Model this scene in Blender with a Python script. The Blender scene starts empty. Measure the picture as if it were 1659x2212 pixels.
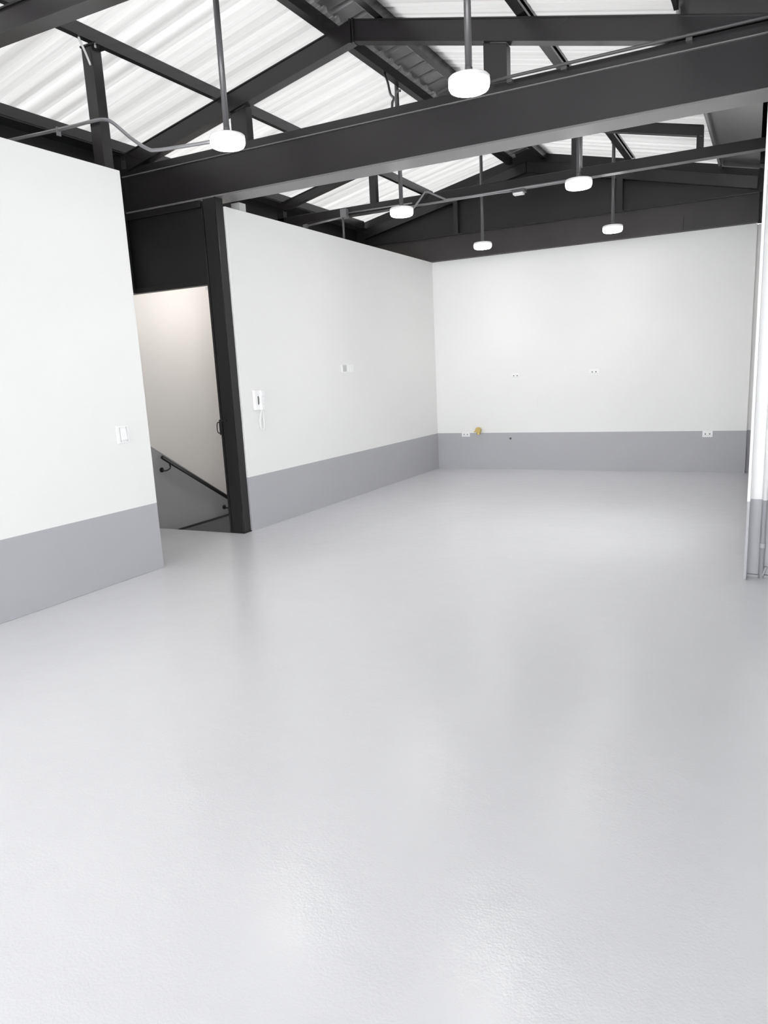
import bpy, bmesh, math, random
from mathutils import Vector, Matrix

random.seed(7)
scene = bpy.context.scene
COL = scene.collection

# ------------------------------------------------------------------ camera
cam_data = bpy.data.cameras.new('camera')
cam = bpy.data.objects.new('camera', cam_data)
COL.objects.link(cam)
cam_data.sensor_fit = 'VERTICAL'
cam_data.sensor_height = 36.0
cam_data.lens = 1604.866 / 2212 * 36.0
cam_data.shift_y = 0.01734
cam_data.clip_start = 0.05
yaw, pitch, roll = 0.4819499, -0.2061073, -0.0494273
fw = Vector((-math.sin(yaw) * math.cos(pitch), math.cos(yaw) * math.cos(pitch), math.sin(pitch)))
r0 = Vector((math.cos(yaw), math.sin(yaw), 0))
u0 = r0.cross(fw)
rv = math.cos(roll) * r0 + math.sin(roll) * u0
uv = -math.sin(roll) * r0 + math.cos(roll) * u0
cam.matrix_world = Matrix(((rv.x, uv.x, -fw.x, 0), (rv.y, uv.y, -fw.y, 0),
                           (rv.z, uv.z, -fw.z, 1.5), (0, 0, 0, 1)))
scene.camera = cam

# ------------------------------------------------------------------ light and exposure
SKY = 10.5          # overcast daylight
SUN = 11.0
LAMP = 26.0       # LED discs
BEAM = 19.0       # downward beam of each pendant lamp (W)
world = bpy.data.worlds.new('sky')
scene.world = world
world.use_nodes = True
wb = world.node_tree.nodes['Background']
wb.inputs[0].default_value = (0.97, 0.985, 1.0, 1)
wb.inputs[1].default_value = SKY

sun_data = bpy.data.lights.new('sun', 'SUN')
sun_data.energy = SUN
sun_data.angle = math.radians(6)
sun = bpy.data.objects.new('sun', sun_data)
COL.objects.link(sun)
sun.rotation_euler = Vector((0.25, -0.75, -1.0)).to_track_quat('-Z', 'Y').to_euler()
sun.location = (-3, 9, 12)

scene.view_settings.view_transform = 'Standard'
scene.view_settings.look = 'None'
scene.view_settings.gamma = 1.0
scene.view_settings.exposure = 0.37
scene.view_settings.use_curve_mapping = False
scene.cycles.use_denoising = True
scene.cycles.max_bounces = 12
scene.cycles.diffuse_bounces = 8
scene.cycles.transmission_bounces = 8
scene.cycles.sample_clamp_indirect = 6.0

# ------------------------------------------------------------------ key dimensions (metres)
XN = -4.471        # face of the near left wall
XS = -4.620        # face of the second left wall
XO = -5.870        # outer left wall (stairwell)
XR = -0.258        # right end of the back wall
YB = 10.816        # back wall face
ZW = 3.104         # top of white walls
ZD = 0.553         # top of grey dado
XRIDGE, ZRIDGE, SLOPE = -3.13, 4.285, 0.222
YF2, YF3, YF4 = 5.85, 8.40, 10.70


def ztop(x):       # top of the main rafters
    return ZRIDGE - SLOPE * abs(x - XRIDGE)


# ------------------------------------------------------------------ materials
def new_mat(name):
    m = bpy.data.materials.new(name)
    m.use_nodes = True
    return m, m.node_tree, m.node_tree.nodes['Principled BSDF']


def simple(name, col, rough=0.5, metal=0.0, spec=0.5, bump=0.0, scale=60.0, var=0.0):
    m, t, p = new_mat(name)
    p.inputs['Base Color'].default_value = (*col, 1)
    p.inputs['Roughness'].default_value = rough
    p.inputs['Metallic'].default_value = metal
    p.inputs['Specular IOR Level'].default_value = spec
    g = t.nodes.new('ShaderNodeNewGeometry')
    if var > 0:
        n = t.nodes.new('ShaderNodeTexNoise')
        n.inputs['Scale'].default_value = 2.2
        n.inputs['Detail'].default_value = 5
        t.links.new(g.outputs['Position'], n.inputs['Vector'])
        mx = t.nodes.new('ShaderNodeMix')
        mx.data_type = 'RGBA'
        t.links.new(n.outputs['Fac'], mx.inputs['Factor'])
        mx.inputs[6].default_value = (*[c * (1 - var) for c in col], 1)
        mx.inputs[7].default_value = (*[min(1, c * (1 + var)) for c in col], 1)
        t.links.new(mx.outputs[2], p.inputs['Base Color'])
    if bump > 0:
        n2 = t.nodes.new('ShaderNodeTexNoise')
        n2.inputs['Scale'].default_value = scale
        n2.inputs['Detail'].default_value = 3
        t.links.new(g.outputs['Position'], n2.inputs['Vector'])
        b = t.nodes.new('ShaderNodeBump')
        b.inputs['Strength'].default_value = bump
        b.inputs['Distance'].default_value = 0.004
        t.links.new(n2.outputs['Fac'], b.inputs['Height'])
        t.links.new(b.outputs['Normal'], p.inputs['Normal'])
    return m


WHITE = (0.80, 0.80, 0.79)
GREY = (0.40, 0.40, 0.422)


def two_tone(name, low, high, z_edge, slope_y=0.0, y0=0.0, top=None, z_top=0.0, rough=0.55):
    """painted wall: a dado colour below a straight paint edge, wall colour above"""
    m, t, p = new_mat(name)
    g = t.nodes.new('ShaderNodeNewGeometry')
    s = t.nodes.new('ShaderNodeSeparateXYZ')
    t.links.new(g.outputs['Position'], s.inputs[0])
    ma = t.nodes.new('ShaderNodeMath')
    ma.operation = 'MULTIPLY_ADD'                     # y*slope + z
    t.links.new(s.outputs['Y'], ma.inputs[0])
    ma.inputs[1].default_value = slope_y
    t.links.new(s.outputs['Z'], ma.inputs[2])
    gt = t.nodes.new('ShaderNodeMath')
    gt.operation = 'GREATER_THAN'
    t.links.new(ma.outputs[0], gt.inputs[0])
    gt.inputs[1].default_value = z_edge + slope_y * y0
    n = t.nodes.new('ShaderNodeTexNoise')
    n.inputs['Scale'].default_value = 0.9
    n.inputs['Detail'].default_value = 4
    t.links.new(g.outputs['Position'], n.inputs['Vector'])
    mx = t.nodes.new('ShaderNodeMix')
    mx.data_type = 'RGBA'
    t.links.new(gt.outputs[0], mx.inputs['Factor'])
    mx.inputs[6].default_value = (*low, 1)
    mx.inputs[7].default_value = (*high, 1)
    hs = t.nodes.new('ShaderNodeHueSaturation')
    mr = t.nodes.new('ShaderNodeMapRange')
    mr.inputs['To Min'].default_value = 0.975
    mr.inputs['To Max'].default_value = 1.025
    t.links.new(n.outputs['Fac'], mr.inputs['Value'])
    t.links.new(mr.outputs[0], hs.inputs['Value'])
    t.links.new(mx.outputs[2], hs.inputs['Color'])
    t.links.new(hs.outputs[0], p.inputs['Base Color'])
    p.inputs['Roughness'].default_value = rough
    n2 = t.nodes.new('ShaderNodeTexNoise')
    n2.inputs['Scale'].default_value = 90
    t.links.new(g.outputs['Position'], n2.inputs['Vector'])
    b = t.nodes.new('ShaderNodeBump')
    b.inputs['Strength'].default_value = 0.08
    b.inputs['Distance'].default_value = 0.003
    t.links.new(n2.outputs['Fac'], b.inputs['Height'])
    t.links.new(b.outputs['Normal'], p.inputs['Normal'])
    return m


def floor_material():
    m, t, p = new_mat('grey_epoxy_floor')
    g = t.nodes.new('ShaderNodeNewGeometry')
    # roller-texture orange peel plus broad waviness
    n1 = t.nodes.new('ShaderNodeTexNoise')
    n1.inputs['Scale'].default_value = 120
    n1.inputs['Detail'].default_value = 2.5
    n1.inputs['Distortion'].default_value = 0.6
    n2 = t.nodes.new('ShaderNodeTexNoise')
    n2.inputs['Scale'].default_value = 7
    n2.inputs['Detail'].default_value = 3
    n3 = t.nodes.new('ShaderNodeTexNoise')
    n3.inputs['Scale'].default_value = 1.3
    n3.inputs['Detail'].default_value = 4
    for n in (n1, n2, n3):
        t.links.new(g.outputs['Position'], n.inputs['Vector'])
    b1 = t.nodes.new('ShaderNodeBump')
    b1.inputs['Strength'].default_value = 0.16
    b1.inputs['Distance'].default_value = 0.004
    t.links.new(n1.outputs['Fac'], b1.inputs['Height'])
    b2 = t.nodes.new('ShaderNodeBump')
    b2.inputs['Strength'].default_value = 0.10
    b2.inputs['Distance'].default_value = 0.02
    t.links.new(n2.outputs['Fac'], b2.inputs['Height'])
    t.links.new(b2.outputs['Normal'], b1.inputs['Normal'])
    t.links.new(b1.outputs['Normal'], p.inputs['Normal'])
    mx = t.nodes.new('ShaderNodeMix')
    mx.data_type = 'RGBA'
    t.links.new(n3.outputs['Fac'], mx.inputs['Factor'])
    mx.inputs[6].default_value = (0.635, 0.635, 0.656, 1)
    mx.inputs[7].default_value = (0.675, 0.675, 0.693, 1)
    t.links.new(mx.outputs[2], p.inputs['Base Color'])
    p.inputs['Roughness'].default_value = 0.20
    p.inputs['Specular IOR Level'].default_value = 0.5
    return m


def translucent_sheet():
    m, t, p = new_mat('opal_roof_sheet')
    out = t.nodes['Material Output']
    t.nodes.remove(p)
    tr = t.nodes.new('ShaderNodeBsdfTranslucent')
    df = t.nodes.new('ShaderNodeBsdfDiffuse')
    mix = t.nodes.new('ShaderNodeMixShader')
    mix.inputs[0].default_value = 0.45
    g = t.nodes.new('ShaderNodeNewGeometry')
    mp = t.nodes.new('ShaderNodeMapping')
    mp.inputs['Scale'].default_value = (0.12, 16.0, 0.12)
    t.links.new(g.outputs['Position'], mp.inputs['Vector'])
    n = t.nodes.new('ShaderNodeTexNoise')
    n.inputs['Scale'].default_value = 1.0
    n.inputs['Detail'].default_value = 4
    t.links.new(mp.outputs[0], n.inputs['Vector'])
    mx = t.nodes.new('ShaderNodeMix')
    mx.data_type = 'RGBA'
    mr = t.nodes.new('ShaderNodeMapRange')
    mr.inputs['From Min'].default_value = 0.36
    mr.inputs['From Max'].default_value = 0.64
    t.links.new(n.outputs['Fac'], mr.inputs['Value'])
    sep = t.nodes.new('ShaderNodeSeparateXYZ')
    t.links.new(g.outputs['Position'], sep.inputs[0])
    ph = t.nodes.new('ShaderNodeMath')
    ph.operation = 'MULTIPLY_ADD'
    t.links.new(sep.outputs['Y'], ph.inputs[0])
    ph.inputs[1].default_value = 2 * math.pi / 0.20
    ph.inputs[2].default_value = 2 * math.pi * (7.2 - 0.145) / 0.20 + math.pi / 2
    sn = t.nodes.new('ShaderNodeMath')
    sn.operation = 'SINE'
    t.links.new(ph.outputs[0], sn.inputs[0])
    s01 = t.nodes.new('ShaderNodeMapRange')
    s01.inputs['From Min'].default_value = -1
    t.links.new(sn.outputs[0], s01.inputs['Value'])
    av = t.nodes.new('ShaderNodeMix')
    av.data_type = 'FLOAT'
    av.inputs[0].default_value = 0.45
    t.links.new(mr.outputs[0], av.inputs[2])
    t.links.new(s01.outputs[0], av.inputs[3])
    t.links.new(av.outputs[0], mx.inputs['Factor'])
    mx.inputs[6].default_value = (0.058, 0.0567, 0.0555, 1)
    mx.inputs[7].default_value = (0.110, 0.1086, 0.107, 1)
    t.links.new(mx.outputs[2], tr.inputs['Color'])
    df.inputs['Color'].default_value = (0.55, 0.545, 0.54, 1)
    t.links.new(tr.outputs[0], mix.inputs[1])
    t.links.new(df.outputs[0], mix.inputs[2])
    t.links.new(mix.outputs[0], out.inputs['Surface'])
    return m


def emitter(name, col, strength):
    m, t, p = new_mat(name)
    p.inputs['Base Color'].default_value = (0.8, 0.8, 0.8, 1)
    p.inputs['Emission Color'].default_value = (*col, 1)
    p.inputs['Emission Strength'].default_value = strength
    return m


M = dict(
    wall=two_tone('white_wall_grey_dado', GREY, WHITE, ZD),
    stair_wall=two_tone('stair_wall_sloped_dado', (0.37, 0.365, 0.37), (0.80, 0.77, 0.74), 0.862, 0.609, 5.95),
    column=two_tone('column_white_grey_paint', (0.40, 0.40, 0.425), (0.86, 0.86, 0.86), 0.545, rough=0.4),
    black=simple('black_steel_paint', (0.018, 0.0162, 0.0173), 0.27, spec=0.6),
    flange=simple('flange_painted_sheen', (0.165, 0.158, 0.160), 0.3, spec=0.6, var=0.15),  # black flanges coloured paler: floor reflection underneath, highlight along the top lip
    black_matte=simple('black_panel_paint', (0.011, 0.011, 0.011), 0.5, var=0.1),
    black_rust=simple('black_weathered_paint', (0.034, 0.030, 0.029), 0.55, var=0.35),
    deck=simple('dark_metal_deck', (0.17, 0.167, 0.17), 0.33, metal=0.6, var=0.2),
    eave=simple('dark_grey_eave_sheet', (0.50, 0.495, 0.495), 0.26, metal=0.9, var=0.08),
    sheet=translucent_sheet(),
    floor=floor_material(),
    plastic=simple('white_plastic', (0.86, 0.86, 0.86), 0.35),
    plastic_grey=simple('pale_grey_plastic', (0.52, 0.52, 0.52), 0.4),
    slot=simple('dark_slot', (0.06, 0.06, 0.06), 0.6),
    conduit=simple('galvanised_conduit', (0.30, 0.30, 0.31), 0.38, metal=0.6, var=0.1),
    conduit_dark=simple('dark_conduit', (0.075, 0.072, 0.074), 0.4),
    conduit_pale=simple('pale_cable_sleeve', (0.70, 0.70, 0.71), 0.45),
    rod=simple('grey_steel_rod', (0.13, 0.125, 0.13), 0.35, metal=0.4),
    lamp_body=simple('white_lamp_body', (0.85, 0.85, 0.85), 0.35),
    led=emitter('led_diffuser', (1.0, 0.99, 0.97), LAMP),
    led_rim=emitter('led_rim', (1.0, 0.99, 0.97), 4.0),
    stair_led=emitter('stair_diffuser', (1.0, 0.97, 0.93), 60.0),
    rail=simple('black_handrail', (0.012, 0.012, 0.012), 0.35),
    grey_dark=simple('dark_grey_paint', (0.17, 0.168, 0.17), 0.5),
    brass=simple('weathered_brass', (0.55, 0.42, 0.16), 0.45, metal=0.5, var=0.25),
    wallpaint=simple('wall_white_paint', (0.79, 0.79, 0.78), 0.5),
    greypaint=simple('grey_dado_paint', (0.345, 0.345, 0.36), 0.5),
    bolt=simple('bright_bolt', (0.6, 0.6, 0.6), 0.3, metal=0.8),
)


# ------------------------------------------------------------------ mesh helpers
def box(bm, x0, x1, y0, y1, z0, z1):
    vs = [bm.verts.new(p) for p in ((x0, y0, z0), (x1, y0, z0), (x1, y1, z0), (x0, y1, z0),
                                    (x0, y0, z1), (x1, y0, z1), (x1, y1, z1), (x0, y1, z1))]
    for f in ((3, 2, 1, 0), (4, 5, 6, 7), (0, 1, 5, 4), (1, 2, 6, 5), (2, 3, 7, 6), (3, 0, 4, 7)):
        bm.faces.new([vs[i] for i in f])


def prism(bm, poly, axis, a, b):
    """closed polygon extruded along an axis; poly gives the other two coordinates"""
    def P(u, v, w):
        return {'x': (w, u, v), 'y': (u, w, v), 'z': (u, v, w)}[axis]
    A = [bm.verts.new(P(u, v, a)) for u, v in poly]
    B = [bm.verts.new(P(u, v, b)) for u, v in poly]
    bm.faces.new(A)
    bm.faces.new(B[::-1])
    n = len(poly)
    for i in range(n):
        j = (i + 1) % n
        bm.faces.new((A[j], A[i], B[i], B[j]))


def tube(bm, pts, r, seg=10, caps=True):
    pts = [Vector(p) for p in pts]
    rings = []
    up = Vector((0.13, 0.31, 0.94))
    for i, p in enumerate(pts):
        if i == 0:
            d = pts[1] - p
        elif i == len(pts) - 1:
            d = p - pts[i - 1]
        else:
            d = (pts[i + 1] - p).normalized() + (p - pts[i - 1]).normalized()
        d.normalize()
        a = d.cross(up)
        if a.length < 1e-3:
            a = d.cross(Vector((1, 0, 0)))
        a.normalize()
        b = d.cross(a)
        rings.append([bm.verts.new(p + r * (math.cos(2 * math.pi * k / seg) * a + math.sin(2 * math.pi * k / seg) * b))
                      for k in range(seg)])
    for A, B in zip(rings, rings[1:]):
        for k in range(seg):
            bm.faces.new((A[k], A[(k + 1) % seg], B[(k + 1) % seg], B[k]))
    if caps:
        bm.faces.new(rings[0][::-1])
        bm.faces.new(rings[-1])


def smooth_path(pts, n=8):
    """Catmull-Rom through points"""
    P = [Vector(p) for p in pts]
    P = [P[0] * 2 - P[1]] + P + [P[-1] * 2 - P[-2]]
    out = []
    for i in range(1, len(P) - 2):
        p0, p1, p2, p3 = P[i - 1:i + 3]
        for k in range(n):
            t = k / n
            out.append(0.5 * ((2 * p1) + (p2 - p0) * t + (2 * p0 - 5 * p1 + 4 * p2 - p3) * t * t
                              + (3 * p1 - p0 - 3 * p2 + p3) * t ** 3))
    out.append(P[-2])
    return out


def lathe(bm, prof, cx, cy, seg=32):
    rings = []
    for r, z in prof:
        if r < 1e-5:
            rings.append([bm.verts.new((cx, cy, z))])
        else:
            rings.append([bm.verts.new((cx + r * math.cos(2 * math.pi * k / seg), cy + r * math.sin(2 * math.pi * k / seg), z))
                          for k in range(seg)])
    for A, B in zip(rings, rings[1:]):
        for k in range(seg):
            k2 = (k + 1) % seg
            if len(A) == 1:
                bm.faces.new((A[0], B[k], B[k2]))
            elif len(B) == 1:
                bm.faces.new((A[k], B[0], A[k2]))
            else:
                bm.faces.new((A[k], B[k], B[k2], A[k2]))


def obj(name, bm, mat, parent=None, bevel=0.0, smooth=False, origin=None):
    bmesh.ops.recalc_face_normals(bm, faces=bm.faces)
    base = Vector(origin) if origin is not None else Vector((0, 0, 0))
    if parent is not None and origin is None:
        base = Vector(parent.matrix_basis.translation)
        q = parent.parent
        while q is not None:
            base += Vector(q.matrix_basis.translation)
            q = q.parent
    if base.length > 0:
        bmesh.ops.translate(bm, verts=bm.verts, vec=-base)
    me = bpy.data.meshes.new(name)
    bm.to_mesh(me)
    bm.free()
    me.materials.append(mat)
    o = bpy.data.objects.new(name, me)
    COL.objects.link(o)
    if parent is not None:
        o.parent = parent
    else:
        o.location = base
    if smooth:
        for f in me.polygons:
            f.use_smooth = True
    if bevel > 0:
        md = o.modifiers.new('bevel', 'BEVEL')
        md.width = bevel
        md.segments = 2
        md.limit_method = 'ANGLE'
    return o


def BM():
    return bmesh.new()


def tag(o, label, cat, group=None, kind=None):
    o['label'] = label
    o['category'] = cat
    if group:
        o['group'] = group
    if kind:
        o['kind'] = kind
    return o


def thing(name, label, cat, loc, group=None):
    o = bpy.data.objects.new(name, None)
    o.empty_display_size = 0.1
    o.location = loc
    COL.objects.link(o)
    return tag(o, label, cat, group)


def structure(o, label, cat='structure'):
    o['kind'] = 'structure'
    o['label'] = label
    o['category'] = cat
    return o


def boxes(*bs):
    bm = BM()
    for b in bs:
        box(bm, *b)
    return bm


# ================================================================== THE SETTING
# floor: main slab with the stair opening cut out behind the left door post
fb = BM()
prism(fb, [(-5.88, -7.2), (2.52, -7.2), (2.52, 5.96), (0.30, 5.96), (0.30, 11.0), (-4.80, 11.0), (-4.80, 5.83), (-5.88, 5.83)], 'z', -0.16, 0.0)
structure(obj('floor', fb, M['floor']), 'glossy pale grey painted floor of the empty hall', 'floor')

# left wall, near piece (ends at the stair landing)
structure(obj('wall_left', boxes((-4.595, XN, -7.1, 4.525, 0, ZW)), M['wall'], bevel=0.004),
          'near white left wall with a grey painted dado, ending before the stair doorway', 'wall')
# left wall, second piece beyond the door post
structure(obj('wall_left.001', boxes((-4.760, XS, 5.955, YB + 0.02, -2.2, ZW)), M['wall'], bevel=0.004),
          'second white left wall with a grey dado, between the door post and the back corner', 'wall')
# back wall with edge bead and the recess at its right end
structure(obj('wall_back', boxes((XS - 0.02, XR, YB, YB + 0.12, 0, ZW - 0.003), (XR - 0.012, XR + 0.006, YB - 0.022, YB + 0.02, 0, ZW - 0.003)), M['wall']),
          'white back wall with a grey dado facing the camera', 'wall')
structure(obj('trim_1', boxes((XR, 0.35, YB + 0.08, YB + 0.2, 0, ZW - 0.003)), M['wall']),
          'narrow recessed wall strip beyond the right end of the back wall', 'wall')
# outer left wall: painted stairwell wall with sloping dado, black above
structure(obj('wall_stairwell', boxes((XO - 0.12, XO, -7.1, 11.0, -2.3, 2.95)), M['stair_wall']),
          'stairwell wall behind the doorway, beige above a sloping dark grey dado', 'wall')
structure(obj('wall_stairwell.001', boxes((XO - 0.12, XO, -7.1, 11.0, 2.95, 3.706)), M['black_matte']),
          'black upper side wall under the left eave', 'wall')
# closing walls of the stair void
structure(obj('wall_stairwell.002', boxes((XO, -4.76, 10.0, 10.12, -2.3, 3.0)), M['stair_wall']),
          'end wall of the stairwell', 'wall')
structure(obj('wall_stairwell.003', boxes((XO, -4.76, 5.70, 5.82, -2.3, -0.16)), M['grey_dark']),
          'wall under the stair landing', 'wall')
sb = BM()
nst = 11
pts = [(5.83, -0.17)]
for i in range(nst):
    pts.append((5.83 + 0.28 * (i + 1), -0.17 * (i + 1)))
    pts.append((5.83 + 0.28 * (i + 1), -0.17 * (i + 2)))
pts.append((5.83, -0.17 * (nst + 1)))
prism(sb, pts, 'x', XO + 0.03, -4.77)
structure(obj('staircase', sb, M['greypaint']), 'grey stairs going down behind the doorway', 'stairs')
# ledge and dark line along the stairwell wall, just below floor level
structure(obj('trim_2', boxes((XO, XO + 0.025, 5.83, 10.0, -0.60, -0.108)), M['grey_dark']),
          'low grey plinth along the stairwell wall', 'trim')
structure(obj('trim_3', boxes((XO, XO + 0.032, 5.83, 10.0, -0.108, -0.090)), M['black_matte']),
          'thin dark strip capping the stairwell plinth', 'trim')

# right hand side: slanted end wall of the far bay, near wall and rear wall, with openings added for daylight
rb = BM()
q = [(-0.150, YB + 0.08), (-0.062, 5.80), (0.05, 5.80), (0.05, YB + 0.08)]
prism(rb, q, 'z', 0, 1.30)
prism(rb, q, 'z', 2.20, ZW)
for ya, yb in ((5.80, 6.35), (7.45, YB + 0.08)):
    f = lambda y: -0.062 + (-0.150 + 0.062) * (y - 5.80) / (YB + 0.08 - 5.80)
    prism(rb, [(f(yb), yb), (f(ya), ya), (0.05, ya), (0.05, yb)], 'z', 1.30, 2.20)
structure(obj('wall_right', rb, M['wall']), 'white right wall of the far bay, with an added window opening, behind the steel column', 'wall')  # hidden opening added to brighten the second left wall
rb = BM()
prism(rb, q, 'z', ZW, 4.75)
box(rb, -0.2615, 0.05, YB - 0.005, YB + 0.08, ZW, 3.79)
box(rb, -0.320, 0.05, YB - 0.005, YB + 0.08, 3.78, 4.75)
box(rb, -0.300, 0.05, 5.95, YB + 0.08, 4.75, 4.77)
box(rb, -0.300, 0.05, 5.93, 5.95, 3.76, 4.77)
box(rb, -0.320, -0.300, 5.95, YB + 0.08, 3.80, 4.77)
structure(obj('wall_right.001', rb, M['black_matte']), 'black upper right wall and corner post above the white wall', 'wall')
structure(obj('wall_right.002', boxes((2.50, 2.62, -7.2, 6.0, 0, 0.90), (2.50, 2.62, -7.2, 6.0, 2.90, 3.75),
                                      (2.50, 2.62, -7.2, -4.5, 0.90, 2.90), (2.50, 2.62, -0.5, 6.0, 0.90, 2.90)), M['wall']),
          'right wall of the near bay with a long opening added for daylight', 'wall')  # unseen opening added to light the near bay
structure(obj('wall_right.003', boxes((0.172, 2.50, 5.90, 6.02, 0, 3.16), (2.49, 2.50, 5.90, 6.02, 3.16, 3.75)), M['wall']),
          'short white return wall beside the steel column', 'wall')
structure(obj('wall_front', boxes((XO, 2.62, -7.32, -7.2, 0, 0.1), (XO, 2.62, -7.32, -7.2, 3.2, 4.5),
                                  (XO, -4.6, -7.32, -7.2, 0.1, 3.5), (1.6, 2.62, -7.32, -7.2, 0.1, 3.5)), M['wall']),
          'front wall behind the camera with a wide opening added for daylight', 'wall')  # opening added so sky light reaches down the hall


structure(obj('trim_4', boxes((XO - 0.12, -5.690, -7.1, 10.79, 3.706, 3.716)), M['black_matte']),
          'black soffit board under the left eave purlin', 'trim')
# ------------------------------------------------------------------ roof covering
ZS = 0.100     # sheets lie this far above the rafters' top (on the purlins)


def corrugated(bm, x0, x1, y0, y1, off, pitch=0.20, h=0.032, nx=2, mid=True):
    prof = []
    y = y0
    while y < y1:
        for dy, dz in ((0, 0), (0.075, 0), (0.095, h), (0.125, h), (0.145, 0)) if not mid else \
                ((0, 0), (0.040, 0), (0.048, 0.006), (0.060, 0.006), (0.068, 0), (0.110, 0), (0.130, h), (0.160, h), (0.180, 0)):
            prof.append((y + dy, dz))
        y += pitch
    cols = []
    for i in range(nx + 1):
        x = x0 + (x1 - x0) * i / nx
        cols.append([bm.verts.new((x, yy, ztop(x) + off + dz)) for yy, dz in prof])
    for A, B in zip(cols, cols[1:]):
        for k in range(len(prof) - 1):
            bm.faces.new((A[k], A[k + 1], B[k + 1], B[k]))


cb = BM()
corrugated(cb, -6.02, -3.30, -7.2, YB + 0.09, ZS)
structure(obj('ceiling', cb, M['sheet']), 'left slope of translucent white corrugated roof sheeting', 'ceiling')
cb = BM()
corrugated(cb, -2.92, -0.668, -7.2, YB + 0.09, ZS)
structure(obj('ceiling.001', cb, M['sheet']), 'right slope of translucent white corrugated roof sheeting', 'ceiling')
cb = BM()
corrugated(cb, -3.42, XRIDGE, -7.2, YB + 0.1, ZS + 0.04, pitch=0.24, h=0.045, nx=1, mid=False)
corrugated(cb, XRIDGE, -2.80, -7.2, YB + 0.1, ZS + 0.04, pitch=0.24, h=0.045, nx=1, mid=False)
structure(obj('ceiling.002', cb, M['deck']), 'dark ribbed metal ridge strip between the two ridge purlins', 'ceiling')
# opaque eave strips on the right
cb = BM()


def roofquad(bm, poly, off, th):
    A = [bm.verts.new((x, y, ztop(x) + off)) for x, y in poly]
    B = [bm.verts.new((x, y, ztop(x) + off + th)) for x, y in poly]
    bm.faces.new(A)
    bm.faces.new(B[::-1])
    for i in range(len(poly)):
        j = (i + 1) % len(poly)
        bm.faces.new((A[j], A[i], B[i], B[j]))


roofquad(cb, [(-0.700, 6.125), (-0.146, 6.125), (-0.258, YB + 0.08), (-0.700, YB + 0.08)], 0.072, 0.02)
box(cb, -0.700, -0.672, 5.96, YB, ztop(-0.69) + 0.02, ztop(-0.69) + 0.09)
structure(obj('ceiling.003', cb, M['eave']), 'smooth grey opaque eave strip beside the translucent sheets, far bays', 'ceiling')
cb = BM()
roofquad(cb, [(-0.690, -7.2), (-0.10, -7.2), (-0.10, 6.12), (-0.690, 6.12)], 0.072, 0.02)
box(cb, -0.105, 2.62, -7.2, 6.12, ztop(-0.10) + 0.072, ztop(-0.10) + 0.092)
box(cb, -0.700, -0.672, -7.2, 5.85, ztop(-0.69) + 0.02, ztop(-0.69) + 0.09)
structure(obj('ceiling.004', cb, M['black_matte']), 'dark opaque eave strip at the top right, near bay', 'ceiling')

# ================================================================== STEEL ROOF FRAME
# main tie beam across the hall
mb = thing('main_beam', 'deep black main steel beam crossing the whole hall above the doorway', 'beam', (-2.8, 5.97, 3.175))
bm = BM()
box(bm, -5.80, 2.48, 5.865, 6.02, 3.187, 3.506)
obj('web', bm, M['black'], mb)
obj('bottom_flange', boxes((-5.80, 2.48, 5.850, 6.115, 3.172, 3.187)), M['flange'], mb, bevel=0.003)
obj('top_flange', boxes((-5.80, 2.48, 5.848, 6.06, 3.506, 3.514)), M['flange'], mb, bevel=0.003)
obj('top_rail', boxes((-5.80, 2.48, 5.885, 5.965, 3.514, 3.590)), M['black'], mb, bevel=0.004)
obj('end_plate', boxes((-5.78, -5.765, 5.845, 6.02, 3.172, 3.59)), M['black'], mb)


def rafter(bm, x0, x1, y0, y1, top, depth, zmin=None, flat=False):
    """pitched member between two x positions; top gives height over the main rafter line"""
    if zmin is not None and ztop(x1) + top - depth < zmin:
        xc = XRIDGE + (ZRIDGE + top - depth - zmin) / SLOPE     # where the underside meets the beam
        if flat:
            x1 = xc
        else:
            prism(bm, [(x0, ztop(x0) + top), (x1, ztop(x1) + top), (x1, zmin), (xc, zmin), (x0, ztop(x0) + top - depth)], 'y', y0, y1)
            return
    prism(bm, [(x0, ztop(x0) + top), (x1, ztop(x1) + top), (x1, ztop(x1) + top - depth), (x0, ztop(x0) + top - depth)], 'y', y0, y1)


def i_rafter(name, x0, x1, y, top, depth, label, hw=0.05, zmin=None):
    cx = 0.5 * (x0 + x1)
    t = thing(name, label, 'rafter', (cx, y + hw, ztop(cx) + top - depth), 'rafters of the roof frames')
    bm = BM()
    rafter(bm, x0, x1, y + 0.010, y + 2 * hw - 0.010, top - 0.010, depth - 0.020, zmin)
    obj('web', bm, M['black'], t)
    bm = BM()
    rafter(bm, x0, x1, y, y + 2 * hw, top, 0.010)
    obj('top_flange', bm, M['black'], t)
    bm = BM()
    rafter(bm, x0, x1, y, y + 2 * hw, top - depth + 0.010, 0.010, zmin, True)
    obj('bottom_flange', bm, M['black'], t)
    return t


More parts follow.
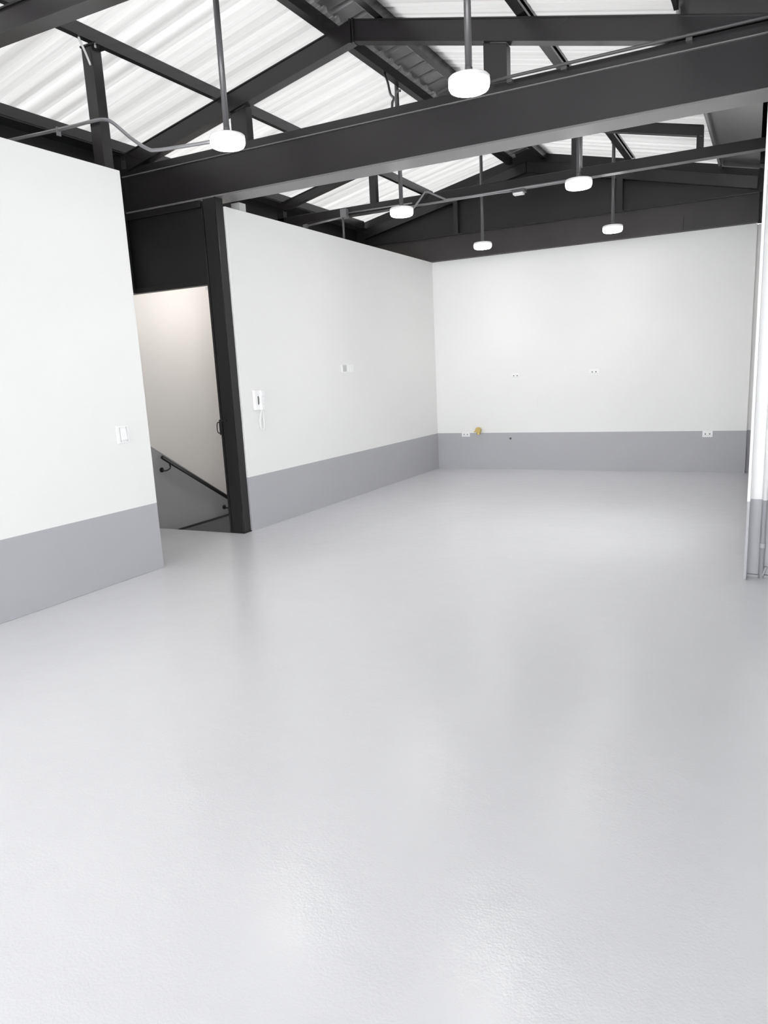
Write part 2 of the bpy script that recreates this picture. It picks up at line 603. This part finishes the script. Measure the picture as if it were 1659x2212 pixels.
ra = i_rafter('rafter', -5.70, XRIDGE - 0.004, 5.85, 0.0, 0.160, 'black rafter above the main beam, left slope up to the ridge')
bm = BM()
box(bm, XRIDGE - 0.020, XRIDGE - 0.006, 5.838, 5.86, ztop(XRIDGE) - 0.175, ztop(XRIDGE) + 0.0)
obj('apex_stiffener', bm, M['black'], ra)
ra = i_rafter('rafter', XRIDGE + 0.004, -0.08, 5.85, 0.0, 0.160, 'black rafter above the main beam, right slope down from the ridge', zmin=3.592)
bm = BM()
box(bm, XRIDGE + 0.006, XRIDGE + 0.020, 5.838, 5.86, ztop(XRIDGE) - 0.175, ztop(XRIDGE) + 0.0)
obj('apex_stiffener', bm, M['black'], ra)
i_rafter('rafter', -5.70, XRIDGE - 0.004, YF3, -0.045, 0.100, 'black rafter seen under the main beam, left slope over the thin tie beam', 0.04)
i_rafter('rafter', XRIDGE + 0.004, -0.705, YF3, -0.045, 0.100, 'black rafter seen under the main beam, right slope over the thin tie beam', 0.04)
# back gable: rafters, posts, tie beam and infill
i_rafter('rafter', -5.70, XRIDGE - 0.004, YF4, -0.03, 0.140, 'black gable rafter on the back wall, left slope', 0.04)
i_rafter('rafter', XRIDGE + 0.004, -0.27, YF4, -0.03, 0.140, 'black gable rafter on the back wall, right slope', 0.04)

# queen and king posts
def post(name, label, x0, x1, y0, y1, z0, z1, group='short posts of the roof frames', plate=False, off=None):
    t = thing(name, label, 'post', (0.5 * (x0 + x1), 0.5 * (y0 + y1), z0), group)
    bm = BM()
    # channel: web in front, two side flanges behind
    box(bm, x0, x1, y0, y0 + 0.008, z0, z1)
    box(bm, x0, x0 + 0.008, y0 + 0.008, y1, z0, z1)
    box(bm, x1 - 0.008, x1, y0 + 0.008, y1, z0, z1)
    if off is not None:                               # top cut to the slope of the rafter above
        for v in bm.verts:
            if abs(v.co.z - z1) < 1e-5:
                v.co.z = ztop(v.co.x) - off
    obj('channel', bm, M['black'], t)
    if plate:
        obj('top_plate', boxes((x0 - 0.005, x1 + 0.055, y0 - 0.01, y1 + 0.03, z1 - 0.012, z1)), M['black'], t)
        bm = BM()
        tube(bm, [(x1 + 0.022, y0 + 0.02, z1 - 0.03), (x1 + 0.022, y0 + 0.02, z1 - 0.012)], 0.010, 6)
        obj('bolt', bm, M['bolt'], t)
    return t


post('roof_post', 'short black post on the main beam, behind the left pendant lamp', -4.415, -4.245, 5.88, 5.97, 3.59, ztop(-4.245) - 0.165, off=0.165)
post('roof_post', 'short black post on the main beam, behind the right pendant lamp', -2.040, -1.860, 5.88, 5.97, 3.59, ztop(-1.86) - 0.165, off=0.165)
post('roof_post', 'slim black post on the thin tie beam, left of the ridge', -4.365, -4.280, 8.40, 8.47, 3.50, ztop(-4.28) - 0.15, off=0.15)
post('roof_post', 'slim black post on the thin tie beam, right of the ridge', -1.975, -1.875, 8.40, 8.47, 3.50, ztop(-1.90) - 0.15, off=0.15)
post('roof_post', 'black post standing on the end of the near left wall up to the purlin', -4.588, -4.490, 4.40, 4.49, ZW, 3.935, plate=True)
post('roof_post', 'black gable post on the back wall, left of the ridge', -4.215, -4.150, 10.70, 10.78, 3.445, ztop(-4.215) - 0.17, off=0.17)
post('roof_post', 'black gable post on the back wall, right of the ridge', -1.93, -1.85, 10.70, 10.78, 3.445, ztop(-1.85) - 0.17, off=0.17)
post('roof_post', 'black eave stub post at the right end of the thin tie beam', -0.765, -0.705, 8.40, 8.48, 3.50, ztop(-0.705) - 0.15, off=0.15)
post('roof_post', 'black eave stub post at the left end of the thin tie beam', -5.70, -5.61, 8.40, 8.48, ZW, ztop(-5.61) - 0.15, off=0.15)

# thin tie beam of the middle frame
tb = thing('tie_beam', 'thin black tie beam crossing the far bay with conduit clipped under it', 'beam', (-2.9, 8.44, 3.40))
obj('tube', boxes((-5.80, -0.16, 8.40, 8.48, 3.406, 3.500)), M['black'], tb, bevel=0.004)
obj('bottom_lip', boxes((-5.80, -0.10, 8.385, 8.495, 3.398, 3.406)), M['black'], tb)
# back tie beam with ledge
gb = thing('gable_beam', 'black weathered beam on top of the white back wall', 'beam', (-2.5, 10.75, ZW))
obj('web', boxes((-5.80, -0.24, 10.735, 10.80, ZW, 3.430)), M['black_rust'], gb)
obj('top_flange', boxes((-5.80, -0.24, 10.700, 10.80, 3.430, 3.445)), M['black'], gb)
obj('splice_plate', boxes((-1.115, -1.100, 10.715, 10.735, ZW, 3.28)), M['black_rust'], gb)
# infill of the back gable
bm = BM()
prism(bm, [(-5.87, 3.445), (-0.20, 3.445), (-0.20, ztop(-0.2) + 0.068), (-0.70, ztop(-0.7) + 0.068), (-0.70, ztop(-0.7) + 0.096), (-2.85, ztop(-2.85) + 0.096), (-2.85, ztop(-2.85) + 0.136), (XRIDGE, ZRIDGE + 0.136), (-3.38, ztop(-3.38) + 0.136), (-3.38, ztop(-3.38) + 0.096), (-5.87, ztop(-5.87) + 0.096)], 'y', 10.785, 10.90)
structure(obj('wall_back.001', bm, M['black_matte']), 'black infill panel of the back gable under the roof', 'wall')
bm = BM()
box(bm, -5.87, XS - 0.02, YB, YB + 0.1, 0.0, 3.445)
box(bm, XS - 0.02, -0.20, YB + 0.0, YB + 0.08, ZW, 3.445)
structure(obj('wall_back.002', bm, M['black_matte']), 'black back wall behind the gable beam', 'wall')

# near frame: cross beam at the top left corner of the picture
nb = thing('cross_beam', 'black cross beam passing through the top left corner of the picture', 'beam', (-2.8, 3.38, 3.53))
obj('web', boxes((-5.80, 2.48, 3.345, 3.415, 3.540, 3.672)), M['black'], nb)
obj('bottom_flange', boxes((-5.80, 2.48, 3.300, 3.420, 3.530, 3.540)), M['black'], nb)
obj('top_flange', boxes((-5.80, 2.48, 3.330, 3.420, 3.672, 3.682)), M['black'], nb)


# purlins: C sections running along the hall
def purlin(label, x, face, w=0.05, h=0.088, y0=-7.15, y1=10.72):
    """face=+1: web faces right; face=-1: open side faces right"""
    z = max(ztop(x), ztop(x - w) if face > 0 else ztop(x + w)) + 0.002
    t = thing('purlin', label, 'purlin', (x, 0.5 * (y0 + y1), z), 'purlins along the hall')
    th = 0.007
    s = SLOPE * (1 if x < XRIDGE else -1)
    bm = BM()
    if face > 0:
        box(bm, x - th, x, y0, y1, z, z + h)
    else:
        box(bm, x, x + th, y0, y1, z, z + h)
    obj('web', bm, M['black'], t)
    bm = BM()
    if face > 0:
        box(bm, x - w, x - th, y0, y1, z, z + th)
        box(bm, x - w, x - w + th, y0, y1, z + th, z + 0.025)
    else:
        box(bm, x + th, x + w, y0, y1, z, z + th)
        box(bm, x + w - th, x + w, y0, y1, z + th, z + 0.022)
    obj('bottom_flange', bm, M['black'], t)
    bm = BM()
    if face > 0:
        box(bm, x - w, x - th, y0, y1, z + h - th, z + h)
    else:
        box(bm, x + th, x + w, y0, y1, z + h - th, z + h)
        box(bm, x + w - th, x + w, y0, y1, z + h - 0.030, z + h - th)
    obj('top_flange', bm, M['black'], t)
    return t


purlin('black purlin in the middle of the left translucent slope', -4.53, 1, h=0.092)
purlin('black eave purlin at the bottom of the left translucent slope', -5.685, 1, w=0.06, h=0.088)
purlin('black ridge purlin left of the dark ridge strip', -3.33, 1, w=0.07, h=0.090)
purlin('black ridge purlin right of the dark ridge strip', -2.86, 1, w=0.06, h=0.085)
purlin('black open channel purlin in the middle of the right translucent slope', -1.775, -1, w=0.075, h=0.085)

# ================================================================== DOORWAY
# black post at the corner of the second wall
dp = thing('door_post', 'tall black steel post between the stair doorway and the second left wall', 'post', (-4.715, 5.90, 0))
obj('shaft', boxes((-4.790, -4.638, 5.845, 5.950, 0, 3.172)), M['black_matte'], dp, bevel=0.004)
obj('edge_strip', boxes((-4.650, -4.634, 5.838, 5.845, 0, 3.172)), M['black'], dp)
obj('base_plate', boxes((-4.800, -4.634, 5.835, 5.955, 0, 0.012)), M['black_matte'], dp)
dj = thing('door_jamb', 'narrow black door jamb with a ring handle on the left of the post', 'door frame', (-4.815, 5.90, 0))
obj('jamb_strip', boxes((-4.836, -4.792, 5.862, 5.925, 0, 3.10)), M['black_matte'], dj, bevel=0.002)
obj('stop_bead', boxes((-4.812, -4.798, 5.848, 5.862, 0, 3.10)), M['black'], dj)
hb = BM()
tube(hb, smooth_path([(-4.836, 5.868, 1.115), (-4.868, 5.86, 1.108), (-4.874, 5.855, 1.06), (-4.870, 5.86, 1.012), (-4.836, 5.868, 1.005)], 6), 0.006, 8)
obj('ring_handle', hb, M['black'], dj, smooth=True)
obj('latch_plate', boxes((-4.830, -4.735, 5.838, 5.846, 1.118, 1.140), (-4.833, -4.800, 5.838, 5.848, 0.99, 1.118)), M['black'], dj)
bm = BM()
tube(bm, [(-4.842, 5.855, 2.37), (-4.842, 5.855, 2.40)], 0.008, 8)
obj('hinge_pin', bm, M['bolt'], dj)
# black panel above the doorway
pn = thing('transom_panel', 'flat black panel above the stair doorway under the main beam', 'panel', (-5.3, 5.90, 2.425))
obj('sheet', boxes((-5.87, -4.838, 5.895, 5.935, 2.46, 3.112)), M['black_matte'], pn)
obj('bottom_rail', boxes((-5.87, -4.838, 5.870, 5.945, 2.418, 2.465)), M['black_matte'], pn, bevel=0.003)
obj('top_rail', boxes((-5.87, -4.838, 5.862, 5.945, 3.112, 3.172)), M['black'], pn, bevel=0.003)
# black steel column behind the end of the near wall
sc = thing('steel_column', 'black steel column just behind the end of the near left wall', 'column', (-5.81, 5.90, 0))
obj('shaft', boxes((-5.868, -5.762, 5.80, 5.86, 2.42, 3.72)), M['black'], sc)
obj('edge_flange', boxes((-5.775, -5.757, 5.785, 5.80, 2.42, 3.62)), M['black'], sc)

# grey stub on the second wall, just behind the main beam
sbk = thing('beam_stub', 'small pale grey stub on top of the second wall behind the main beam', 'stub', (-4.70, 6.26, ZW))
obj('block', boxes((-4.758, -4.655, 6.225, 6.325, ZW, 3.190)), M['plastic_grey'], sbk, bevel=0.003)

# handrail on the stairwell wall
RX = -5.800
hr = thing('handrail', 'black sloping handrail on the stairwell wall inside the doorway', 'handrail', (RX, 6.05, 0.0))


def rz(y):
    return 0.745 - 0.600 * (y - 6.015)


bm = BM()
tube(bm, [(RX, 6.02, rz(6.02)), (RX, 9.6, rz(9.6))], 0.0215, 14)
obj('rail', bm, M['rail'], hr, smooth=True)
for i, y in enumerate((6.12, 7.10, 8.3, 9.4)):
    z = rz(y)
    bm = BM()
    wx = XO + 0.004
    yb = y - 0.06
    tube(bm, smooth_path([(wx, yb, z - 0.085), (wx + 0.045, yb + 0.015, z - 0.095), (RX + 0.004, y, z - 0.07), (RX, y, z - 0.018)], 6), 0.008, 8)
    tube(bm, [(XO + 0.0, yb, z - 0.085), (XO + 0.010, yb, z - 0.085)], 0.027, 16)
    obj('bracket', bm, M['rail'], hr, smooth=False)

# ================================================================== RIGHT STEEL COLUMN
cl = thing('steel_column', 'white steel column with a grey foot at the right edge of the picture', 'column', (0.03, 5.6, 0))
obj('left_flange', boxes((-0.104, -0.085, 5.482, 5.765, 0, 3.60)), M['column'], cl, bevel=0.003)
obj('web', boxes((-0.085, 0.15, 5.590, 5.604, 0, 3.60)), M['column'], cl)
obj('right_flange', boxes((0.15, 0.169, 5.482, 5.765, 0, 3.60)), M['column'], cl, bevel=0.003)
obj('foot_weld', boxes((-0.085, 0.15, 5.568, 5.590, 0, 0.018)), M['greypaint'], cl)
dpipe = thing('downpipe', 'slim painted pipe running down the web of the right steel column', 'pipe', (0.005, 5.555, 0))
bm = BM()
tube(bm, [(0.003, 5.560, 0), (0.003, 5.560, 3.5)], 0.0165, 14)
obj('pipe', bm, M['column'], dpipe, smooth=True)
bm = BM()
tube(bm, [(0.003, 5.560, 0.215), (0.003, 5.560, 0.245)], 0.0195, 14)
obj('coupling', bm, M['column'], dpipe)
bm = BM()
tube(bm, [(0.012, 5.552, 0.02), (0.034, 5.552, 0.085)], 0.007, 8)
obj('stub', bm, M['greypaint'], dpipe)

# ================================================================== PENDANT LAMPS
LZ = 3.10
LAMPS = [(-3.374, 4.44, LZ, 'pendant lamp nearest the left wall, in front of the main beam'),
         (-1.630, 4.44, LZ + 0.005, 'largest pendant lamp, right of the near pair in front of the main beam'),
         (-3.422, 7.27, LZ, 'left pendant lamp of the middle pair, hanging below the thin tie beam'),
         (-1.643, 7.27, LZ, 'right pendant lamp of the middle pair, under the right roof slope'),
         (-3.488, 9.88, LZ, 'left pendant lamp of the far pair, low before the back wall'),
         (-1.818, 9.88, LZ, 'right pendant lamp of the far pair, low before the back wall'),
         (-3.365, 1.60, LZ, 'left added pendant lamp of an unseen row above the camera'),  # out-of-view row added to brighten the near floor
         (-1.63, 1.60, LZ, 'right added pendant lamp of an unseen row above the camera')]


def make_lamp():
    """built at the origin, z = 0 at the disc centre"""
    t = thing('pendant_lamp', '', 'lamp', (0, 0, 0), 'round pendant lamps under the roof')
    R = 0.118
    bm = BM()
    lathe(bm, [(0, -0.042), (R * 0.55, -0.042), (R * 0.84, -0.039), (R * 0.92, -0.034), (R * 0.92, -0.030), (0, -0.030)], 0, 0, 40)
    obj('diffuser', bm, M['led'], t, smooth=True)
    bm = BM()
    lathe(bm, [(0, -0.029), (R * 0.93, -0.030), (R * 0.985, -0.022), (R, -0.010), (R, 0.014), (R * 0.5, 0.014), (0, 0.014)], 0, 0, 40)
    obj('glowing_rim', bm, M['led_rim'], t, smooth=True)
    bm = BM()
    lathe(bm, [(0, 0.015), (R * 1.01, 0.015), (R * 1.01, 0.030), (R * 0.94, 0.038), (R * 0.35, 0.042), (0, 0.042)], 0, 0, 40)
    obj('housing', bm, M['lamp_body'], t, smooth=True)
    bm = BM()
    lathe(bm, [(0, 0.042), (0.022, 0.042), (0.022, 0.085), (0.0, 0.085)], 0, 0, 16)
    obj('socket', bm, M['rod'], t)
    return t


proto = make_lamp()
protoparts = list(proto.children)
for i, (x, y, z, lab) in enumerate(LAMPS):
    if i == 0:
        o = proto
    else:
        o = proto.copy()
        COL.objects.link(o)
        for ch in protoparts:
            c = ch.copy()
            COL.objects.link(c)
            c.parent = o
    o.location = (x, y, z)
    o['label'] = lab
    bm = BM()
    if -3.40 <= x <= -3.33:
        zt = ztop(-3.33) + 0.0
    elif -1.775 <= x <= -1.70:
        zt = ztop(-1.775) + 0.0
    else:
        zt = ztop(x) + ZS - 0.006
    if -3.40 <= x <= -3.33:
        zt = max(ztop(-3.33), ztop(-3.40)) + 0.001
    tube(bm, [(x, y, z + 0.08), (x, y, zt - 0.01)], 0.0205, 14)
    rod = obj('rod', bm, M['rod'], None, smooth=True, origin=(x, y, z))
    rod.parent = o
    rod.location = (0, 0, 0)
    bm = BM()
    lathe(bm, [(0, 0.0), (0.03, 0.0), (0.03, 0.02), (0.0, 0.02)], x, y, 16)
    for v in bm.verts:
        v.co.z += zt - 0.02
    can = obj('ceiling_bracket', bm, M['rod'], None, origin=(x, y, z))
    can.parent = o
    can.location = (0, 0, 0)
    sd = bpy.data.lights.new('lamp_beam', 'SPOT')
    sd.energy = BEAM
    sd.color = (1.0, 0.985, 0.96)
    sd.spot_size = math.radians(118)
    sd.spot_blend = 0.75
    sd.shadow_soft_size = 0.10
    so = bpy.data.objects.new('lamp_beam', sd)
    COL.objects.link(so)
    so.parent = o
    so.location = (0, 0, -0.05)

# unseen lamp added to brighten the stairwell, placed to suit the handrail shadow
bl = thing('added_stair_lamp', 'small round unseen lamp added inside the stairwell behind the door post', 'lamp', (-4.76, 6.55, 2.70))
bm = BM()
tube(bm, [(-4.76, 6.55, 2.70), (-4.785, 6.55, 2.70)], 0.13, 24)
obj('housing', bm, M['lamp_body'], bl)
bm = BM()
tube(bm, [(-4.785, 6.55, 2.70), (-4.84, 6.55, 2.70)], 0.11, 24)
obj('diffuser', bm, M['stair_led'], bl)

# ================================================================== CONDUITS AND CABLES
cd = thing('conduit', 'bent grey conduit running over the near left wall to the first pendant lamp', 'conduit', (-4.4, 4.38, 3.3))
bm = BM()
P = smooth_path([(-5.80, 4.375, 3.468), (-5.417, 4.375, 3.449), (-4.883, 4.375, 3.428), (-4.570, 4.372, 3.421), (-4.424, 4.372, 3.411), (-4.337, 4.375, 3.374),
                 (-4.176, 4.38, 3.241), (-4.033, 4.38, 3.149), (-3.949, 4.38, 3.129), (-3.75, 4.39, 3.118), (-3.496, 4.43, 3.118)], 8)
tube(bm, P, 0.0125, 10)
obj('pipe', bm, M['conduit'], cd, smooth=True)
bm = BM()
box(bm, -4.905, -4.893, 4.358, 4.392, 3.385, 3.446)
obj('clamp', bm, M['conduit'], cd)

tag(obj('cable', (lambda b: (tube(b, smooth_path([(-4.575, 4.36, 4.015), (-4.56, 4.36, 3.98), (-4.54, 4.36, 3.93), (-4.52, 4.37, 3.87), (-4.500, 4.385, 3.79)], 5), 0.008, 8), b)[1])(BM()),
        M['conduit_pale'], smooth=True), 'pale cable hanging from the purlin beside the post on the near wall', 'cable')

tc = thing('conduit', 'thin pale conduit clipped along the thin tie beam with a kinked loop', 'conduit', (-3.3, 8.36, 3.37))
bm = BM()
tube(bm, [(-5.24, 8.37, 3.355), (-4.756, 8.37, 3.385)], 0.011, 8)
obj('pipe', bm, M['conduit'], tc, smooth=True)
bm = BM()
tube(bm, [(-4.659, 8.365, 3.425), (-3.80, 8.365, 3.418)], 0.008, 8)
obj('pipe', bm, M['conduit'], tc, smooth=True)
bm = BM()
tube(bm, [(-3.80, 8.36, 3.345), (-3.70, 8.35, 3.43), (-3.625, 8.35, 3.508), (-3.59, 8.35, 3.505), (-3.37, 8.35, 3.392), (-3.2, 8.36, 3.388), (-1.93, 8.365, 3.392)], 0.011, 8)
obj('pipe', bm, M['conduit'], tc, smooth=True)
bm = BM()
tube(bm, [(-3.72, 8.345, 3.385), (-2.602, 8.365, 3.372)], 0.007, 8)
obj('pipe', bm, M['conduit'], tc, smooth=True)
bm = BM()
tube(bm, [(-4.69, 8.30, ZW), (-4.69, 8.30, 3.366)], 0.014, 8)
obj('drop_pipe', bm, M['rod'], tc, smooth=True)
obj('end_fitting', boxes((-5.30, -5.24, 8.355, 8.385, 3.335, 3.375)), M['conduit'], tc)

jb = thing('junction_box', 'grey junction box on the thin tie beam near the second left wall', 'junction box', (-4.70, 8.36, 3.38))
obj('body', boxes((-4.745, -4.660, 8.335, 8.398, 3.375, 3.475)), M['conduit'], jb, bevel=0.003)
obj('lid', boxes((-4.742, -4.663, 8.330, 8.335, 3.378, 3.472)), M['conduit'], jb)
obj('lip', boxes((-4.755, -4.650, 8.328, 8.398, 3.368, 3.375)), M['conduit'], jb)
sx = thing('junction_box', 'small white tipped box under the middle of the thin tie beam', 'junction box', (-2.53, 8.37, 3.33))
obj('body', boxes((-2.60, -2.46, 8.34, 8.42, 3.346, 3.3800)), M['rod'], sx, bevel=0.003)
obj('cover', boxes((-2.59, -2.48, 8.335, 8.41, 3.326, 3.348)), M['plastic'], sx, bevel=0.003)

br = thing('conduit', 'dark conduit pipe along the top of the main beam on the right', 'conduit', (-1.0, 5.83, 3.59))
bm = BM()
tube(bm, [(-1.98, 5.832, 3.586), (-1.80, 5.832, 3.592), (-0.60, 5.832, 3.592), (2.0, 5.832, 3.588)], 0.0115, 10)
obj('pipe', bm, M['conduit_dark'], br, smooth=True)
for x in (-1.83, -1.43, -0.60):
    obj('saddle', boxes((x - 0.02, x + 0.02, 5.838, 5.885, 3.560, 3.580)), M['conduit_dark'], br)

tag(obj('cable', (lambda b: (tube(b, smooth_path([(-3.362, 6.90, 4.235), (-3.25, 6.72, 4.10), (-3.05, 6.35, 3.86), (-2.90, 6.10, 3.73), (-2.862, 5.99, 3.66), (-2.855, 5.96, 3.588)], 6), 0.011, 8), b)[1])(BM()),
        M['conduit_dark'], smooth=True), 'black cable dropping from the ridge purlin to the main beam', 'cable')
tag(obj('pipe_hook', (lambda b: (tube(b, smooth_path([(-2.815, 5.96, 3.588), (-2.815, 5.96, 3.66), (-2.812, 5.96, 3.705), (-2.795, 5.96, 3.724), (-2.770, 5.96, 3.722)], 6), 0.010, 8), b)[1])(BM()),
        M['conduit_dark'], smooth=True), 'hooked black pipe end standing on the main beam beside the cable', 'pipe')

# ================================================================== WALL FITTINGS
# light switch on the near left wall (wall faces +X)
sw = thing('light_switch', 'white rocker light switch on the near left wall', 'light switch', (XN, 4.24, 1.14))
obj('plate', boxes((XN, XN + 0.010, 4.180, 4.302, 1.072, 1.212)), M['plastic'], sw, bevel=0.004)
bm = BM()
prism(bm, [(XN + 0.010, 1.092), (XN + 0.022, 1.100), (XN + 0.014, 1.190), (XN + 0.010, 1.192)], 'y', 4.212, 4.270)
obj('rocker', bm, M['plastic'], sw, bevel=0.002)
for ya in (4.204, 4.270):
    obj('side_trim', boxes((XN + 0.010, XN + 0.013, ya, ya + 0.008, 1.086, 1.198)), M['plastic_grey'], sw)

# intercom on the second left wall
ic = thing('intercom_handset', 'white intercom phone hanging on the second left wall beside the post', 'intercom', (XS, 6.21, 1.2))
obj('base', boxes((XS, XS + 0.034, 6.125, 6.300, 1.206, 1.410)), M['plastic'], ic, bevel=0.010)
hs = BM()
prism(hs, [(XS + 0.028, 1.402), (XS + 0.070, 1.402), (XS + 0.072, 1.345), (XS + 0.058, 1.330), (XS + 0.056, 1.275), (XS + 0.070, 1.262), (XS + 0.070, 1.208),
           (XS + 0.028, 1.208), (XS + 0.028, 1.262), (XS + 0.040, 1.275), (XS + 0.040, 1.330), (XS + 0.028, 1.345)], 'y', 6.190, 6.246)
obj('handset', hs, M['plastic'], ic, bevel=0.007)
obj('grip_slot', boxes((XS + 0.033, XS + 0.0355, 6.172, 6.186, 1.262, 1.345)), M['slot'], ic)
bm = BM()
loop = [(XS + 0.045, 6.215, 1.208), (XS + 0.034, 6.206, 1.17), (XS + 0.020, 6.200, 1.10), (XS + 0.016, 6.212, 1.03), (XS + 0.016, 6.240, 1.005), (XS + 0.016, 6.266, 1.03), (XS + 0.016, 6.270, 1.12), (XS + 0.018, 6.262, 1.206)]
tube(bm, smooth_path(loop, 6), 0.0075, 8)
obj('coiled_cord', bm, M['plastic'], ic, smooth=True)

# small switch plates on the second left wall
s1 = thing('wall_plate', 'greyish switch module plate on the second left wall, left of its white neighbour', 'wall plate', (XS, 8.0, 1.59))
obj('plate', boxes((XS, XS + 0.009, 7.925, 8.065, 1.545, 1.640)), M['plastic'], s1, bevel=0.003)
obj('module', boxes((XS + 0.009, XS + 0.013, 7.950, 8.035, 1.555, 1.630)), M['plastic_grey'], s1)
obj('toggle', boxes((XS + 0.013, XS + 0.017, 7.985, 8.000, 1.580, 1.606)), M['plastic_grey'], s1)
s2 = thing('wall_plate', 'plain white plate on the second left wall, right of the greyish switch', 'wall plate', (XS, 8.15, 1.59))
obj('plate', boxes((XS, XS + 0.010, 8.085, 8.215, 1.548, 1.642)), M['plastic'], s2, bevel=0.003)
obj('module', boxes((XS + 0.010, XS + 0.014, 8.125, 8.175, 1.562, 1.628)), M['plastic'], s2)


# sockets on the back wall (faces -Y)
def socket(x, z, label, w=0.125, h=0.078):
    t = thing('wall_socket', label, 'socket', (x, YB, z), 'sockets on the back wall')
    obj('plate', boxes((x - w / 2, x + w / 2, YB - 0.010, YB, z - h / 2, z + h / 2)), M['plastic'], t, bevel=0.003)
    for dx in (-0.026, 0.026):
        bm = BM()
        tube(bm, [(x + dx, YB - 0.0115, z), (x + dx, YB - 0.0095, z)], 0.0085, 12)
        obj('socket_hole', bm, M['slot'], t)
    bm = BM()
    box(bm, x - w / 2 + 0.01, x + w / 2 - 0.01, YB - 0.0125, YB - 0.010, z - 0.022, z - 0.018)
    obj('seam', bm, M['plastic_grey'], t)
    return t


socket(-3.350, 1.385, 'left one of the two high sockets on the back wall')
socket(-2.215, 1.390, 'right one of the two high sockets on the back wall', w=0.15, h=0.085)
socket(-4.150, 0.532, 'low socket on the back wall near the left corner, beside the brass valve', w=0.13, h=0.072)
socket(-0.722, 0.513, 'low socket on the back wall near the right end', w=0.125, h=0.082)
bp_ = thing('blank_plate', 'faint blank plate painted over low in the middle of the back wall', 'wall plate', (-2.945, YB, 0.995))
obj('plate', boxes((-3.035, -2.855, YB - 0.006, YB, 0.915, 1.075)), M['wallpaint'], bp_, bevel=0.003)
# brass valve stub
bv = thing('valve', 'small brass pipe valve sticking out at the dado edge of the back wall', 'valve', (-3.925, YB, 0.60))
bm = BM()
tube(bm, [(-3.925, YB, 0.595), (-3.925, YB - 0.055, 0.595)], 0.026, 14)
obj('pipe_stub', bm, M['brass'], bv, smooth=False)
bm = BM()
tube(bm, [(-3.925, YB - 0.045, 0.600), (-3.925, YB - 0.085, 0.600)], 0.046, 12)
obj('cap', bm, M['brass'], bv, bevel=0.006)
bm = BM()
tube(bm, [(-3.965, YB - 0.06, 0.585), (-3.995, YB - 0.065, 0.572)], 0.009, 8)
tube(bm, [(-3.925, YB - 0.05, 0.56), (-3.925, YB - 0.05, 0.535)], 0.030, 10)
obj('spindle', bm, M['brass'], bv)
bm = BM()
tube(bm, [(-3.440, YB - 0.008, 0.466), (-3.440, YB + 0.0, 0.466)], 0.016, 12)
tag(obj('wall_plug', bm, M['slot']), 'tiny dark plug in the grey dado of the back wall', 'wall plug')
